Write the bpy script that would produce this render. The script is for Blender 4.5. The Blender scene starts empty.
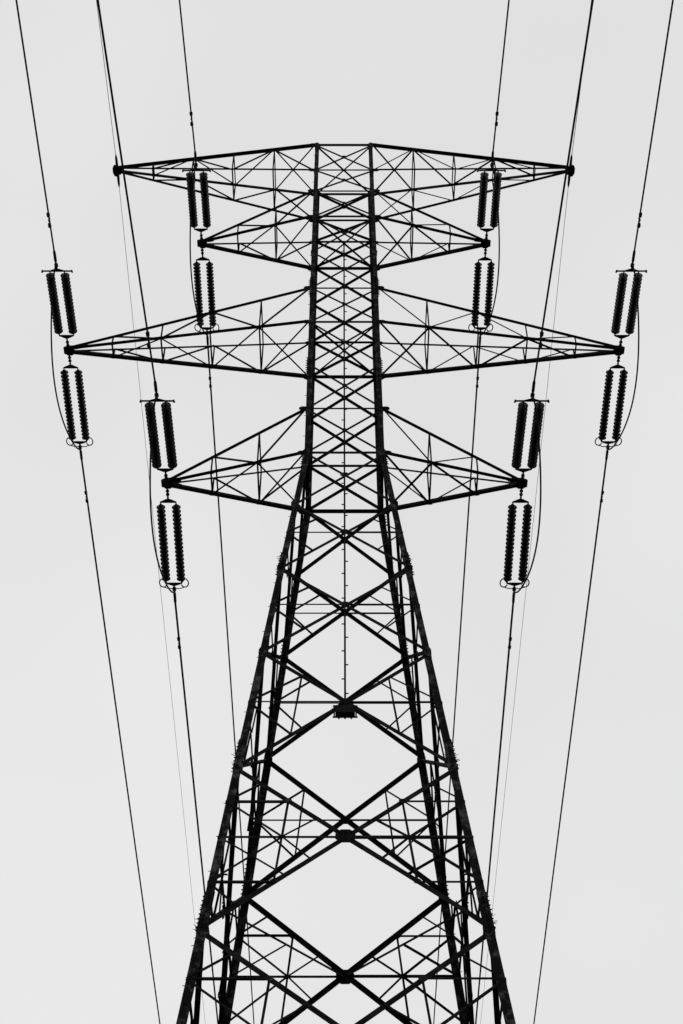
import bpy, bmesh, math, random
from mathutils import Vector, Matrix
random.seed(7)
S = bpy.context.scene
S.view_settings.view_transform = 'Standard'
S.view_settings.look = 'None'
S.view_settings.exposure = 0

# ------------------------------------------------------------ materials
def new_mat(name):
    m = bpy.data.materials.new(name); m.use_nodes = True
    nt = m.node_tree
    return m, nt, nt.nodes['Principled BSDF']

def noise_mat(name, c0, c1, scale, rough=0.7, metallic=0.0, detail=6, p0=0.35, p1=0.7, bump=0.0, spec=0.3):
    m, nt, b = new_mat(name)
    tc = nt.nodes.new('ShaderNodeTexCoord')
    n = nt.nodes.new('ShaderNodeTexNoise'); n.inputs['Scale'].default_value = scale
    n.inputs['Detail'].default_value = detail; n.inputs['Roughness'].default_value = 0.7
    r = nt.nodes.new('ShaderNodeValToRGB')
    r.color_ramp.elements[0].position = p0; r.color_ramp.elements[0].color = (c0, c0, c0, 1)
    r.color_ramp.elements[1].position = p1; r.color_ramp.elements[1].color = (c1, c1, c1, 1)
    nt.links.new(tc.outputs['Object'], n.inputs['Vector'])
    nt.links.new(n.outputs['Fac'], r.inputs['Fac'])
    nt.links.new(r.outputs['Color'], b.inputs['Base Color'])
    b.inputs['Roughness'].default_value = rough
    b.inputs['Metallic'].default_value = metallic
    b.inputs['Specular IOR Level'].default_value = spec
    if bump:
        bp = nt.nodes.new('ShaderNodeBump'); bp.inputs['Strength'].default_value = bump
        nt.links.new(n.outputs['Fac'], bp.inputs['Height'])
        nt.links.new(bp.outputs['Normal'], b.inputs['Normal'])
    return m

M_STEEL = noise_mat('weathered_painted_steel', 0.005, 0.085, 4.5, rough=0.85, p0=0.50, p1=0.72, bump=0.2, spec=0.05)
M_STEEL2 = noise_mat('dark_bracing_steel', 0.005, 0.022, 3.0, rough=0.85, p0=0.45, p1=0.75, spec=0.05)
M_GLASS = noise_mat('brown_glazed_porcelain', 0.004, 0.008, 8.0, rough=0.5, spec=0.1)
M_FIT = noise_mat('galvanised_fitting', 0.006, 0.022, 12.0, rough=0.7, spec=0.1)
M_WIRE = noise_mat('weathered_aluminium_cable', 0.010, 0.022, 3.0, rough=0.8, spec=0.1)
M_EWIRE = noise_mat('earth_wire_steel', 0.20, 0.26, 3.0, rough=0.7)
M_CONC = noise_mat('footing_concrete', 0.25, 0.40, 6.0, rough=0.9, bump=0.4)
M_GRND = noise_mat('grass_ground', 0.04, 0.09, 0.6, rough=0.95, detail=12, bump=0.6)

# ------------------------------------------------------------ mesh helpers
def finish(bm, name, mat, parent=None, smooth=False):
    bmesh.ops.recalc_face_normals(bm, faces=bm.faces)
    me = bpy.data.meshes.new(name); bm.to_mesh(me); bm.free()
    me.materials.append(mat)
    if smooth:
        for p in me.polygons: p.use_smooth = True
    o = bpy.data.objects.new(name, me); S.collection.objects.link(o)
    if parent: o.parent = parent
    return o

def loft(bm, rings, cap=True):
    n = len(rings[0])
    vs = [[bm.verts.new(p) for p in r] for r in rings]
    for a, b in zip(vs, vs[1:]):
        for i in range(n):
            bm.faces.new((a[i], a[(i+1) % n], b[(i+1) % n], b[i]))
    if cap:
        bm.faces.new(vs[0][::-1]); bm.faces.new(vs[-1])

def angle(bm, p0, p1, size, n, thick=None, jit=True, flip=False):
    """rolled steel L angle from p0 to p1, one flange flat against face with normal n"""
    p0 = Vector(p0); p1 = Vector(p1); d = (p1-p0)
    if d.length < 1e-4: return
    d.normalize(); n = Vector(n); n = n - d*n.dot(d)
    if n.length < 1e-3:
        n = d.orthogonal()
    n.normalize(); s = d.cross(n)
    if flip: s = -s
    t = thick or max(0.008, size*0.11)
    off = n*(random.uniform(-0.012, 0.012) if jit else 0)
    prof = [(-size/2, 0), (size/2, 0), (size/2, -t), (-size/2+t, -t), (-size/2+t, -size*0.9), (-size/2, -size*0.9)]
    r0 = [p0+off+s*a+n*b for a, b in prof]
    r1 = [p1+off+s*a+n*b for a, b in prof]
    loft(bm, [r0, r1])

def leg_angle(bm, p0, p1, size, sx, sy, thick=0.02):
    prof = [(0, 0), (-size, 0), (-size, -thick), (-thick, -thick), (-thick, -size), (0, -size)]
    r = [[Vector((p[0]+sx*a, p[1]+sy*b, p[2])) for a, b in prof] for p in (p0, p1)]
    loft(bm, r)

def plate(bm, c, n, w, h, t=0.014, up=(0, 0, 1)):
    """chamfered gusset plate"""
    c = Vector(c); n = Vector(n).normalized(); up = Vector(up)
    up = (up - n*up.dot(n)).normalized(); s = up.cross(n)
    k = 0.28
    o = [(-w/2+w*k, -h/2), (w/2-w*k, -h/2), (w/2, -h/2+h*k), (w/2, h/2-h*k),
         (w/2-w*k, h/2), (-w/2+w*k, h/2), (-w/2, h/2-h*k), (-w/2, -h/2+h*k)]
    off = n*random.uniform(0.001, 0.006)
    loft(bm, [[c+off+s*a+up*b+n*(-t/2) for a, b in o], [c+off+s*a+up*b+n*(t/2) for a, b in o]])

def rod(bm, p0, p1, r, seg=6, r1=None):
    p0 = Vector(p0); p1 = Vector(p1); d = (p1-p0).normalized()
    a = d.orthogonal().normalized(); b = d.cross(a); r1 = r if r1 is None else r1
    loft(bm, [[p0+(a*math.cos(2*math.pi*i/seg)+b*math.sin(2*math.pi*i/seg))*r for i in range(seg)],
              [p1+(a*math.cos(2*math.pi*i/seg)+b*math.sin(2*math.pi*i/seg))*r1 for i in range(seg)]])

def tube(bm, pts, r, seg=8):
    rings = []; prev = None
    for i, p in enumerate(pts):
        d = (Vector(pts[min(i+1, len(pts)-1)]) - Vector(pts[max(i-1, 0)])).normalized()
        if prev is None: prev = d.orthogonal().normalized()
        a = (prev - d*prev.dot(d)).normalized(); prev = a; b = d.cross(a)
        rings.append([Vector(p)+(a*math.cos(2*math.pi*k/seg)+b*math.sin(2*math.pi*k/seg))*r for k in range(seg)])
    loft(bm, rings)

def lathe(bm, p0, d, prof, seg=14):
    d = Vector(d).normalized(); a = d.orthogonal().normalized(); b = d.cross(a); p0 = Vector(p0)
    loft(bm, [[p0+d*z+(a*math.cos(2*math.pi*k/seg)+b*math.sin(2*math.pi*k/seg))*r for k in range(seg)] for z, r in prof])

# ------------------------------------------------------------ tower dimensions (metres)
Z_TOP, Z_KINK, SL = 45.94, 31.09, 0.107
def W(z):
    if z >= Z_KINK: return 0.880 + (0.955-0.880)*(Z_TOP-z)/(Z_TOP-Z_KINK)
    return 0.955 + SL*(Z_KINK-z)
FACES = [((0, -1, 0), (1, 0, 0)), ((0, 1, 0), (-1, 0, 0)), ((1, 0, 0), (0, 1, 0)), ((-1, 0, 0), (0, -1, 0))]
def fp(f, u, z):
    n, s = FACES[f]; w = W(z)
    return Vector((n[0]*w+s[0]*u*w, n[1]*w+s[1]*u*w, z))
def fn(f, z):
    n = Vector(FACES[f][0])
    return (n + Vector((0, 0, SL if z < Z_KINK else 0.0045))).normalized()

tower = bpy.data.objects.new('transmission_tower', None); S.collection.objects.link(tower)

# ---- legs
bm = bmesh.new()
for sx in (-1, 1):
    for sy in (-1, 1):
        zs = [(0.2, 8.8, .18), (8.8, 17.3, .165), (17.3, 23.9, .15), (23.9, Z_KINK, .138), (Z_KINK, 38.1, .135), (38.1, Z_TOP, .125)]
        for a, b, s in zs:
            leg_angle(bm, (sx*W(a), sy*W(a), a), (sx*W(b), sy*W(b), b), s, sx, sy)
        for z, s in ((8.8, .19), (17.3, .178), (21.0, .162), (26.8, .15), (Z_KINK, .15), (34.5, .145), (38.2, .14)):
            a, b = z-.38, z+.38
            if z == Z_KINK: a, b = z-.45, z-.02
            o = .014
            leg_angle(bm, (sx*(W(a)+o), sy*(W(a)+o), a), (sx*(W(b)+o), sy*(W(b)+o), b), s, sx, sy, .014)
            zz = a+.06
            while zz < b-.03:
                w = W(zz)+o
                rod(bm, (sx*w-sx*s*.5, sy*w, zz), (sx*w-sx*s*.5, sy*(w+.035), zz), .014)
                rod(bm, (sx*w, sy*w-sy*s*.5, zz), (sx*(w+.035), sy*w-sy*s*.5, zz), .014)
                zz += .095
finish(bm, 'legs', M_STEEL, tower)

# ---- step bolts
bm = bmesh.new()
for sx, sy in ((-1, -1), (1, 1)):
    z = 3.0; i = 0
    while z < 45.5:
        w = W(z)
        if i % 2: rod(bm, (sx*(w-.07), sy*w, z), (sx*(w-.07), sy*(w+.10), z), .007, 5)
        else: rod(bm, (sx*w, sy*(w-.07), z), (sx*(w+.05), sy*(w-.07), z), .007, 5)
        z += .40; i += 1
for sx in (-1, 1):
    for z0 in (17.05, 21.0, 26.8):
        for k in range(20):
            z = z0 + random.uniform(-.28, .28); w = W(z)
            a = random.uniform(0, 2*math.pi)
            p = Vector((sx*(w-.05), -(w-.03), z))
            L = random.uniform(.10, .16)
            rod(bm, p, p+Vector((math.cos(a)*L, math.sin(a)*L, random.uniform(-.05, .07))), .008, 4, .004)
finish(bm, 'step_bolts', M_STEEL2, tower)

# ---- lower body bracing
low = [31.09, 29.0, 26.64, 23.9, 20.65, 16.9, 12.5, 8.4, 4.3, 0.35]
bm = bmesh.new(); bs = bmesh.new(); bp = bmesh.new()
for i, (zt, zb) in enumerate(zip(low, low[1:])):
    i -= 1
    wt, wb = W(zt), W(zb)
    zc = zt-(zt-zb)*wt/(wt+wb)
    big = (zt-zb) > 3.45
    size = [.072, .078, .085, .092, .096, .10, .10, .10, .068][i]
    for f in range(4):
        n = fn(f, zc)
        a = fp(f, -1, zt); b = fp(f, 1, zb); c = fp(f, 1, zt); d = fp(f, -1, zb)
        angle(bm, a, b, size, n)
        angle(bm, c-n*.03, d-n*.03, size, n, flip=True)
        C = fp(f, 0, zc)
        if i == 3:
            plate(bp, C+n*.01, n, .36, .30)
            for bx in (-.11, 0, .11):
                for bz in (-.08, .08):
                    s = Vector(FACES[f][1]); q = C+s*bx+Vector((0, 0, bz))
                    rod(bp, q, q+n*.045, .016)
        else: plate(bp, C+n*.01, n, .2, .15)
        plate(bp, fp(f, -.96, zt), n, .18, .30); plate(bp, fp(f, .96, zt), n, .18, .30)
        ss = .042 if i >= 3 else .036
        for u in (-1, 1):
            Lm = fp(f, u, zc); T = fp(f, u, zt); B = fp(f, u, zb)
            if i >= 0: angle(bs, Lm, C, ss*(1.15 if big else .9), n)
            def mid(p, q, t=.5): return p+(q-p)*t
            m1 = mid(T, C); m2 = mid(B, C); h = mid(Lm, C)
            if i < 0: continue
            if not big:
                for m, e in ((m1, T), (m2, B)):
                    angle(bs, m, Lm, ss, n)
                    if i == 2:
                        angle(bs, m, h, ss, n)
            else:
                for m, e in ((m1, T), (m2, B)):
                    q = mid(e, Lm)
                    angle(bs, m, q, ss, n)
                    angle(bs, m, h, ss, n)
                    angle(bs, q, h, ss, n)
                    m34 = mid(e, C, .75)
                    angle(bs, h, m34, ss*.8, n)
                    m14 = mid(e, C, .25)
                    angle(bs, m14, q, ss*.8, n)
                    plate(bp, m, n, .13, .10)
    if i in (3, 4, 5, 6):
        cs = [fp(k, 0, zc) for k in (0, 2, 1, 3)]
        for k in range(4):
            angle(bs, cs[k], cs[(k+1) % 4], .055, (0, 0, 1))
        for k, (sx, sy) in enumerate(((1, -1), (1, 1), (-1, 1), (-1, -1))):
            m = (cs[k]+cs[(k+1) % 4])/2
            angle(bs, m, (sx*W(zc), sy*W(zc), zc), .04, (0, 0, 1))

# ---- upper body bracing
up = [31.09, 32.8, 34.65, 36.51, 38.1, 39.9, 41.76, 43.2, 44.4, 45.94]
armz = {31.09, 36.51, 41.76, 45.94}
for f in range(4):
    angle(bm, fp(f, -1, 31.09), fp(f, 1, 31.09), .075, fn(f, 31.09))
for zb, zt in zip(up, up[1:]):
    wt, wb = W(zt), W(zb); zc = zt-(zt-zb)*wt/(wt+wb)
    for f in range(4):
        n = fn(f, zc)
        angle(bm, fp(f, -1, zt), fp(f, 1, zb), .060, n)
        angle(bm, fp(f, 1, zt)-n*.025, fp(f, -1, zb)-n*.025, .060, n, flip=True)
        if zt in armz or zt in (32.8, 38.1, 43.2, 44.4):
            angle(bm, fp(f, -1, zt), fp(f, 1, zt), (.09 if f == 0 else .055) if zt > 45 else (.07 if zt in armz else .048), n)
        plate(bp, fp(f, 0, zc)+n*.01, n, .11, .10)
        for u in (-.94, .94): plate(bp, fp(f, u, zt), n, .14, .20)
    if zt in armz:
        w = W(zt)
        angle(bs, (-w, -w, zt), (w, w, zt), .045, (0, 0, 1)); angle(bs, (w, -w, zt-.03), (-w, w, zt-.03), .045, (0, 0, 1))
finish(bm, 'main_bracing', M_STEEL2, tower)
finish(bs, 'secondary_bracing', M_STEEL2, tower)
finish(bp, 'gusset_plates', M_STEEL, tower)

# ---- crossarms
ARMS = [  # x_tip, z_tip, z_bottom_root, z_top_root, panels
    (7.03, 45.94, 44.40, 45.94, 5),
    (4.14, 41.76, 41.76, 43.20, 3),
    (7.36, 36.51, 36.51, 38.10, 5),
    (4.30, 31.09, 31.09, 32.80, 3)]
bm = bmesh.new(); bs = bmesh.new(); bp = bmesh.new()
for ai, (xt, zt, zb, zr, npan) in enumerate(ARMS):
    for sx in (-1, 1):
        root = {}
        tip = {}
        for k, (sy, z) in {'BF': (-1, zb), 'BB': (1, zb), 'TF': (-1, zr), 'TB': (1, zr)}.items():
            root[k] = Vector((sx*W(z), sy*W(z), z))
            tip[k] = Vector((sx*(xt-.05), sy*.07, zt+(.05 if k[0] == 'T' else -.03)))
        flat = 'T' if ai == 0 else 'B'
        for k in root:
            sz = .092 if k[0] == flat else .055
            angle(bm, root[k], tip[k], sz, (0, 0, 1 if k[0] == 'T' else -1), flip=(k[1] == 'F') ^ (sx > 0) ^ (k[0] == 'B'))
        P = lambda k, t: root[k]+(tip[k]-root[k])*t
        ts = [j/npan for j in range(npan)]
        ts[1:] = [t*1.03 for t in ts[1:]]
        ss = .038
        for j in range(npan):
            t0 = ts[j]; t1 = ts[j+1] if j+1 < npan else None
            if j > 0:
                for s in 'FB':
                    angle(bs, P('T'+s, t0), P('B'+s, t0), ss, (0, -1 if s == 'F' else 1, 0))
                    plate(bp, P(flat+s, t0), (0, 1, 0), .16, .10)
                angle(bs, P('BF', t0), P('BB', t0), ss*1.1, (0, 0, -1))
                if ai == 0 or j == 1: angle(bs, P('TF', t0), P('TB', t0), ss*.9, (0, 0, 1))
            if t1 is not None:
                for s in 'FB':
                    nn = (0, -1 if s == 'F' else 1, 0)
                    if (flat == 'B') == bool(j % 2): angle(bs, P('B'+s, t0), P('T'+s, t1), ss, nn)
                    else: angle(bs, P('T'+s, t0), P('B'+s, t1), ss, nn)
                a, b = (('F', 'B') if j % 2 else ('B', 'F'))
                angle(bs, P(flat+a, t0), P(flat+b, t1), ss*1.1, (0, 0, 1))
                if j == 0: angle(bs, P(flat+b, t0), P(flat+a, t1), ss*1.1, (0, 0, 1))
        c = Vector((sx*(xt-.12), 0, zt+.01))
        plate(bp, c+Vector((0, -.085, 0)), (0, 1, 0), .46, .16, .016)
        plate(bp, c+Vector((0, .085, 0)), (0, 1, 0), .46, .16, .016)
        plate(bp, (sx*(xt-.02), 0, zt-.06), (0, 0, 1), .27, .28, .02, up=(0, 1, 0))
        rod(bp, (sx*(xt+.10), -.10, zt-.02), (sx*(xt+.10), .10, zt-.02), .04, 8)
        rod(bp, (sx*(xt-.02), 0, zt-.16), (sx*(xt-.02), 0, zt+.12), .035, 8)
        for k in root:
            plate(bp, root[k]+Vector((sx*.06, 0, 0)), (0, 1, 0), .22, .15)
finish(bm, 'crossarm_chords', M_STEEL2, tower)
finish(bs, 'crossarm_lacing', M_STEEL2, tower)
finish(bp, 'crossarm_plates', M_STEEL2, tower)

# ---- climbing rail with pegs and the box it ends in, on the near face
bm = bmesh.new()
zz = [22.3, Z_KINK, 40.2]
for a, b in zip(zz, zz[1:]):
    angle(bm, (0, -W(a)-.05, a), (0, -W(b)-.05, b), .04, (0, -1, 0), .008, jit=False)
z = 22.6; i = 0
while z < 40.1:
    s = -1 if i % 2 else 1
    rod(bm, (0, -W(z)-.06, z), (s*.07, -W(z)-.06, z), .014, 5)
    z += .42; i += 1
finish(bm, 'climbing_rail', M_STEEL2, tower)
bm = bmesh.new()
zb = 22.10; yb = -W(zb)-.05
bmesh.ops.create_cube(bm, size=1, matrix=Matrix.Translation((0, yb, zb)) @ Matrix.Diagonal((.38, .18, .20, 1)))
bmesh.ops.bevel(bm, geom=bm.edges[:], offset=.015, segments=2, affect='EDGES')
for dz in (-.14, .14):
    angle(bm, (-.24, yb, zb+dz), (.24, yb, zb+dz), .04, (0, -1, 0), jit=False)
for dx in (-.12, 0, .12):
    rod(bm, (dx, yb, zb-.18), (dx, yb, zb-.09), .02)
for dx in (-.21, .21):
    rod(bm, (dx, yb, zb-.14), (dx, yb, zb+.14), .015)
finish(bm, 'junction_box', M_STEEL2, tower)

# ---- concrete footings
bm = bmesh.new()
for sx in (-1, 1):
    for sy in (-1, 1):
        w = W(.2)-.05
        for (h0, h1, r0, r1) in ((-.3, .14, .75, .75), (.14, .42, .42, .32)):
            loft(bm, [[(sx*w+a*r, sy*w+b*r, h) for a, b in ((-1, -1), (1, -1), (1, 1), (-1, 1))] for h, r in ((h0, r0), (h1, r1))])
finish(bm, 'concrete_footings', M_CONC, tower)

# ------------------------------------------------------------ insulator strings + lines
def insulator(x, zt, sy, Lh, drop):
    root = bpy.data.objects.new('insulator_string', None); S.collection.objects.link(root)
    root.location = (x, 0, zt)
    A = Vector((0, sy*.10, -.06)); E = Vector((0, sy*Lh, -drop))
    d = (E-A).normalized(); L = (E-A).length
    fb = bmesh.new(); gb = bmesh.new()
    rod(fb, A, A+d*.34, .024, 8)
    for k in (0.1, .2): lathe(fb, A+d*k, d, [(-.03, .02), (-.02, .045), (.02, .045), (.03, .02)], 8)
    Y0 = A+d*.36
    X = Vector((1, 0, 0)); N = d.cross(X)
    def tri(c, dirn, w, l, t=.02):
        o = [(-.04, 0), (.04, 0), (w/2, l), (w/2, l+.03), (-w/2, l+.03), (-w/2, l)]
        loft(fb, [[c+X*a+dirn*b+N*s for a, b in o] for s in (-t/2, t/2)])
    tri(Y0-d*.03, d, .40, .08)
    start = .50; nd = 17 if sy < 0 else 19
    pitch = (L-.22-start-.05)/nd
    endp = start+nd*pitch
    for ox in (-.188, .188):
        b0 = A+X*ox
        rod(fb, b0+d*(start-.08), b0+d*(endp+.10), .018, 6)
        for k in range(nd):
            p = b0+d*(start+k*pitch)
            if sy < 0:
                lathe(fb, p, d, [(-.012, .03), (0, .055), (.04, .060), (.05, .04)], 10)
                lathe(gb, p, d, [(.025, .050), (.035, .085), (.058, .116), (.080, .119), (.086, .100), (.088, .06), (.10, .045)], 16)
            else:
                lathe(fb, p, d, [(-.012, .02), (0, .045), (.045, .050), (.055, .03)], 10)
                lathe(gb, p, d, [(.040, .05), (.050, .080), (.062, .108), (.078, .112), (.082, .095), (.084, .06), (.10, .035)], 16)
    tri(A+d*(endp+.17), -d, .42, .06)
    Ey = A+d*(endp+.10)
    if sy < 0:
        tube(fb, [Ey+X*(-.40)+d*-.04, Ey+X*-.36+d*.0, Ey+X*.36+d*.0, Ey+X*.40+d*-.04], .022)
        for ox in (-.38, .38):
            rod(fb, Ey+X*ox+d*-.04, Ey+X*ox+d*.03, .022)
    else:
        for o in (-1, 1):
            pts = [Ey+X*o*.18]
            for k in range(15):
                a = math.pi*(-.45+1.30*k/14)
                pts.append(Ey+X*o*(.27+.095*math.cos(a))+d*(.00+.13*math.sin(a))-N*.02)
            tube(fb, pts, .016, 6)
        tube(fb, [Ey+X*-.28+d*.11, Ey+X*-.15+d*.16, Ey+X*.15+d*.16, Ey+X*.28+d*.11], .014, 6)
    clamp0 = A+d*(endp+.16)
    rod(fb, clamp0, clamp0+d*.30, .026, 8)
    lathe(fb, clamp0+d*.12, d, [(-.06, .025), (-.04, .05), (.04, .05), (.06, .025)], 8)
    lathe(fb, clamp0+d*.22, d, [(0, .03), (.05, .038), (.30, .036), (.36, .022)], 10)
    finish(gb, 'porcelain_discs', M_GLASS, root)
    finish(fb, 'yokes_and_fittings', M_FIT, root)
    return Vector(root.location)+clamp0+d*.52

def damper(bm, p, d):
    d = Vector(d).normalized(); p = Vector(p)
    for s in (-1, 1):
        lathe(bm, p+Vector((0, 0, -.06))+d*s*.13, d*s, [(-.05, .02), (-.03, .040), (.06, .046), (.09, .025)], 8)
    rod(bm, p+Vector((0, 0, -.06))-d*.15, p+Vector((0, 0, -.06))+d*.15, .014)
    rod(bm, p+Vector((0, 0, -.09)), p+Vector((0, 0, .04)), .026)

PH = [  # arm, front length/drop/slope/drift, back length/drop/slope, damper distances
    (1, 2.66, .18, .060, .024, 3.0, .28, .004, 1.1, 1.4),
    (2, 2.75, .12, .042, .000, 3.10, .32, .010, 1.0, 1.35),
    (3, 2.93, .33, .070, .030, 3.10, .52, .004, 1.3, 1.45)]
for (ai, Lf, df, slf, drift, Lb, db, slb, dmf, dmb) in PH:
    xt, zt = ARMS[ai][0], ARMS[ai][1]
    for sx in (-1, 1):
        E1 = insulator(sx*xt, zt, -1, Lf, df)
        E2 = insulator(sx*xt, zt, 1, Lb, db)
        line = bpy.data.objects.new('power_line', None); S.collection.objects.link(line)
        bm = bmesh.new()
        def fpt(t): return Vector((E1.x+sx*drift*t, E1.y-t, E1.z-slf*t+slf/320*t*t))
        tube(bm, [fpt(t) for t in [0, 1, 2, 4, 7, 11, 16, 22, 30, 40, 60, 90, 130, 180, 240, 320]], .022, 8)
        bdr = {1: .0, 2: .0, 3: .003}[ai] if sx < 0 else {1: .002, 2: .010, 3: .008}[ai]
        def bpt(t): return Vector((E2.x+bdr*t, E2.y+t, E2.z-slb*t+slb/400*t*t))
        tube(bm, [bpt(t) for t in [0, 2, 5, 10, 20, 35, 50, 80, 120, 180, 260, 360]], .027, 8)
        finish(bm, 'span_conductor', M_WIRE, line, smooth=True)
        bm = bmesh.new()
        j0 = E1+Vector((0, .35, -.03)); j1 = E2+Vector((0, -.35, -.03))
        pts = []
        for k in range(33):
            t = k/32; q = j0.lerp(j1, t)
            s = math.sin(math.pi*t)
            q.z -= (1.05 if sx > 0 else .98)*s**.8
            q.x += sx*(.24 if sx < 0 else .28)*s**.7
            pts.append(q)
        tube(bm, pts, .021, 7)
        finish(bm, 'jumper_loop', M_WIRE, line, smooth=True)
        bm = bmesh.new()
        damper(bm, fpt(dmf), (0, 1, 0)); damper(bm, bpt(dmb), (0, 1, 0))
        finish(bm, 'vibration_dampers', M_FIT, line)

for sx in (-1, 1):
    bm = bmesh.new()
    x, z = sx*7.03, 45.88
    tube(bm, [Vector((x+sx*.012*t, -t-.1, z-.03*t+.03/320*t*t)) for t in [0, 2, 5, 10, 18, 30, 50, 90, 150, 230, 320]], .010, 6)
    tube(bm, [Vector((x, t+.1, z-.015*t+.015/400*t*t)) for t in [0, 2, 5, 10, 20, 40, 70, 120, 200, 300, 360]], .008, 6)
    e = finish(bm, 'earth_wire', M_EWIRE, None, smooth=True)
    bm = bmesh.new()
    for s in (-1, 1):
        lathe(bm, (x, s*.12, z), (0, s, -.03), [(0, .03), (.03, .045), (.35, .035), (.45, .015)], 8)
    plate(bm, (x+sx*.06, 0, z), (0, 0, 1), .18, .4, .02, up=(0, 1, 0))
    finish(bm, 'tension_clamps', M_FIT, e)

# ------------------------------------------------------------ ground
bm = bmesh.new()
R = 3000; n = 60
grid = {}
for i in range(n+1):
    for j in range(n+1):
        a = (i/n*2-1); b = (j/n*2-1)
        x = math.copysign(abs(a)**2.2, a)*R; y = math.copysign(abs(b)**2.2, b)*R
        d = math.hypot(x, y)
        h = 0 if d < 60 else min(1, (d-60)/300)*(2.5*math.sin(x*.011+1)*math.cos(y*.013)+1.5*math.sin(y*.031)-2)
        grid[i, j] = bm.verts.new((x, y, h))
for i in range(n):
    for j in range(n):
        bm.faces.new((grid[i, j], grid[i+1, j], grid[i+1, j+1], grid[i, j+1]))
finish(bm, 'ground', M_GRND, None, smooth=True)

# ------------------------------------------------------------ overcast sky + soft sun
el, az = math.radians(62), math.radians(160)
w = bpy.data.worlds.new('World'); S.world = w; w.use_nodes = True
nt = w.node_tree; bg = nt.nodes['Background']
sky = nt.nodes.new('ShaderNodeTexSky'); sky.sky_type = 'NISHITA'; sky.sun_disc = False
sky.sun_elevation = el; sky.sun_rotation = az; sky.air_density = 1.0; sky.dust_density = 1.0
bw = nt.nodes.new('ShaderNodeRGBToBW'); nt.links.new(sky.outputs[0], bw.inputs[0])
tc = nt.nodes.new('ShaderNodeTexCoord')
no = nt.nodes.new('ShaderNodeTexNoise'); no.inputs['Scale'].default_value = 2.0; no.inputs['Detail'].default_value = 3
nt.links.new(tc.outputs['Generated'], no.inputs['Vector'])
mr = nt.nodes.new('ShaderNodeMapRange'); mr.inputs['From Min'].default_value = .3; mr.inputs['From Max'].default_value = .7
mr.inputs['To Min'].default_value = 7.5; mr.inputs['To Max'].default_value = 8.5
nt.links.new(no.outputs['Fac'], mr.inputs['Value'])
mx = nt.nodes.new('ShaderNodeMix'); mx.data_type = 'FLOAT'; mx.inputs[0].default_value = 0.95
nt.links.new(bw.outputs[0], mx.inputs[2]); nt.links.new(mr.outputs[0], mx.inputs[3])
nt.links.new(mx.outputs[0], bg.inputs['Color']); bg.inputs['Strength'].default_value = 0.1

sl = bpy.data.lights.new('sun', 'SUN'); sl.energy = 0.5; sl.angle = math.radians(20); sl.color = (1, .99, .98)
so = bpy.data.objects.new('sun', sl); S.collection.objects.link(so)
dirn = Vector((math.sin(az)*math.cos(el), math.cos(az)*math.cos(el), math.sin(el)))
so.rotation_euler = dirn.to_track_quat('Z', 'Y').to_euler(); so.location = dirn*80

# ------------------------------------------------------------ camera
cd = bpy.data.cameras.new('camera'); cam = bpy.data.objects.new('camera', cd); S.collection.objects.link(cam)
cd.sensor_fit = 'VERTICAL'; cd.sensor_height = 36; cd.lens = 36*1610/1024
cd.clip_start = .1; cd.clip_end = 8000
cam.location = (-.07, -25.6, 1.6); cam.rotation_euler = (math.radians(138), 0, 0)
S.camera = cam
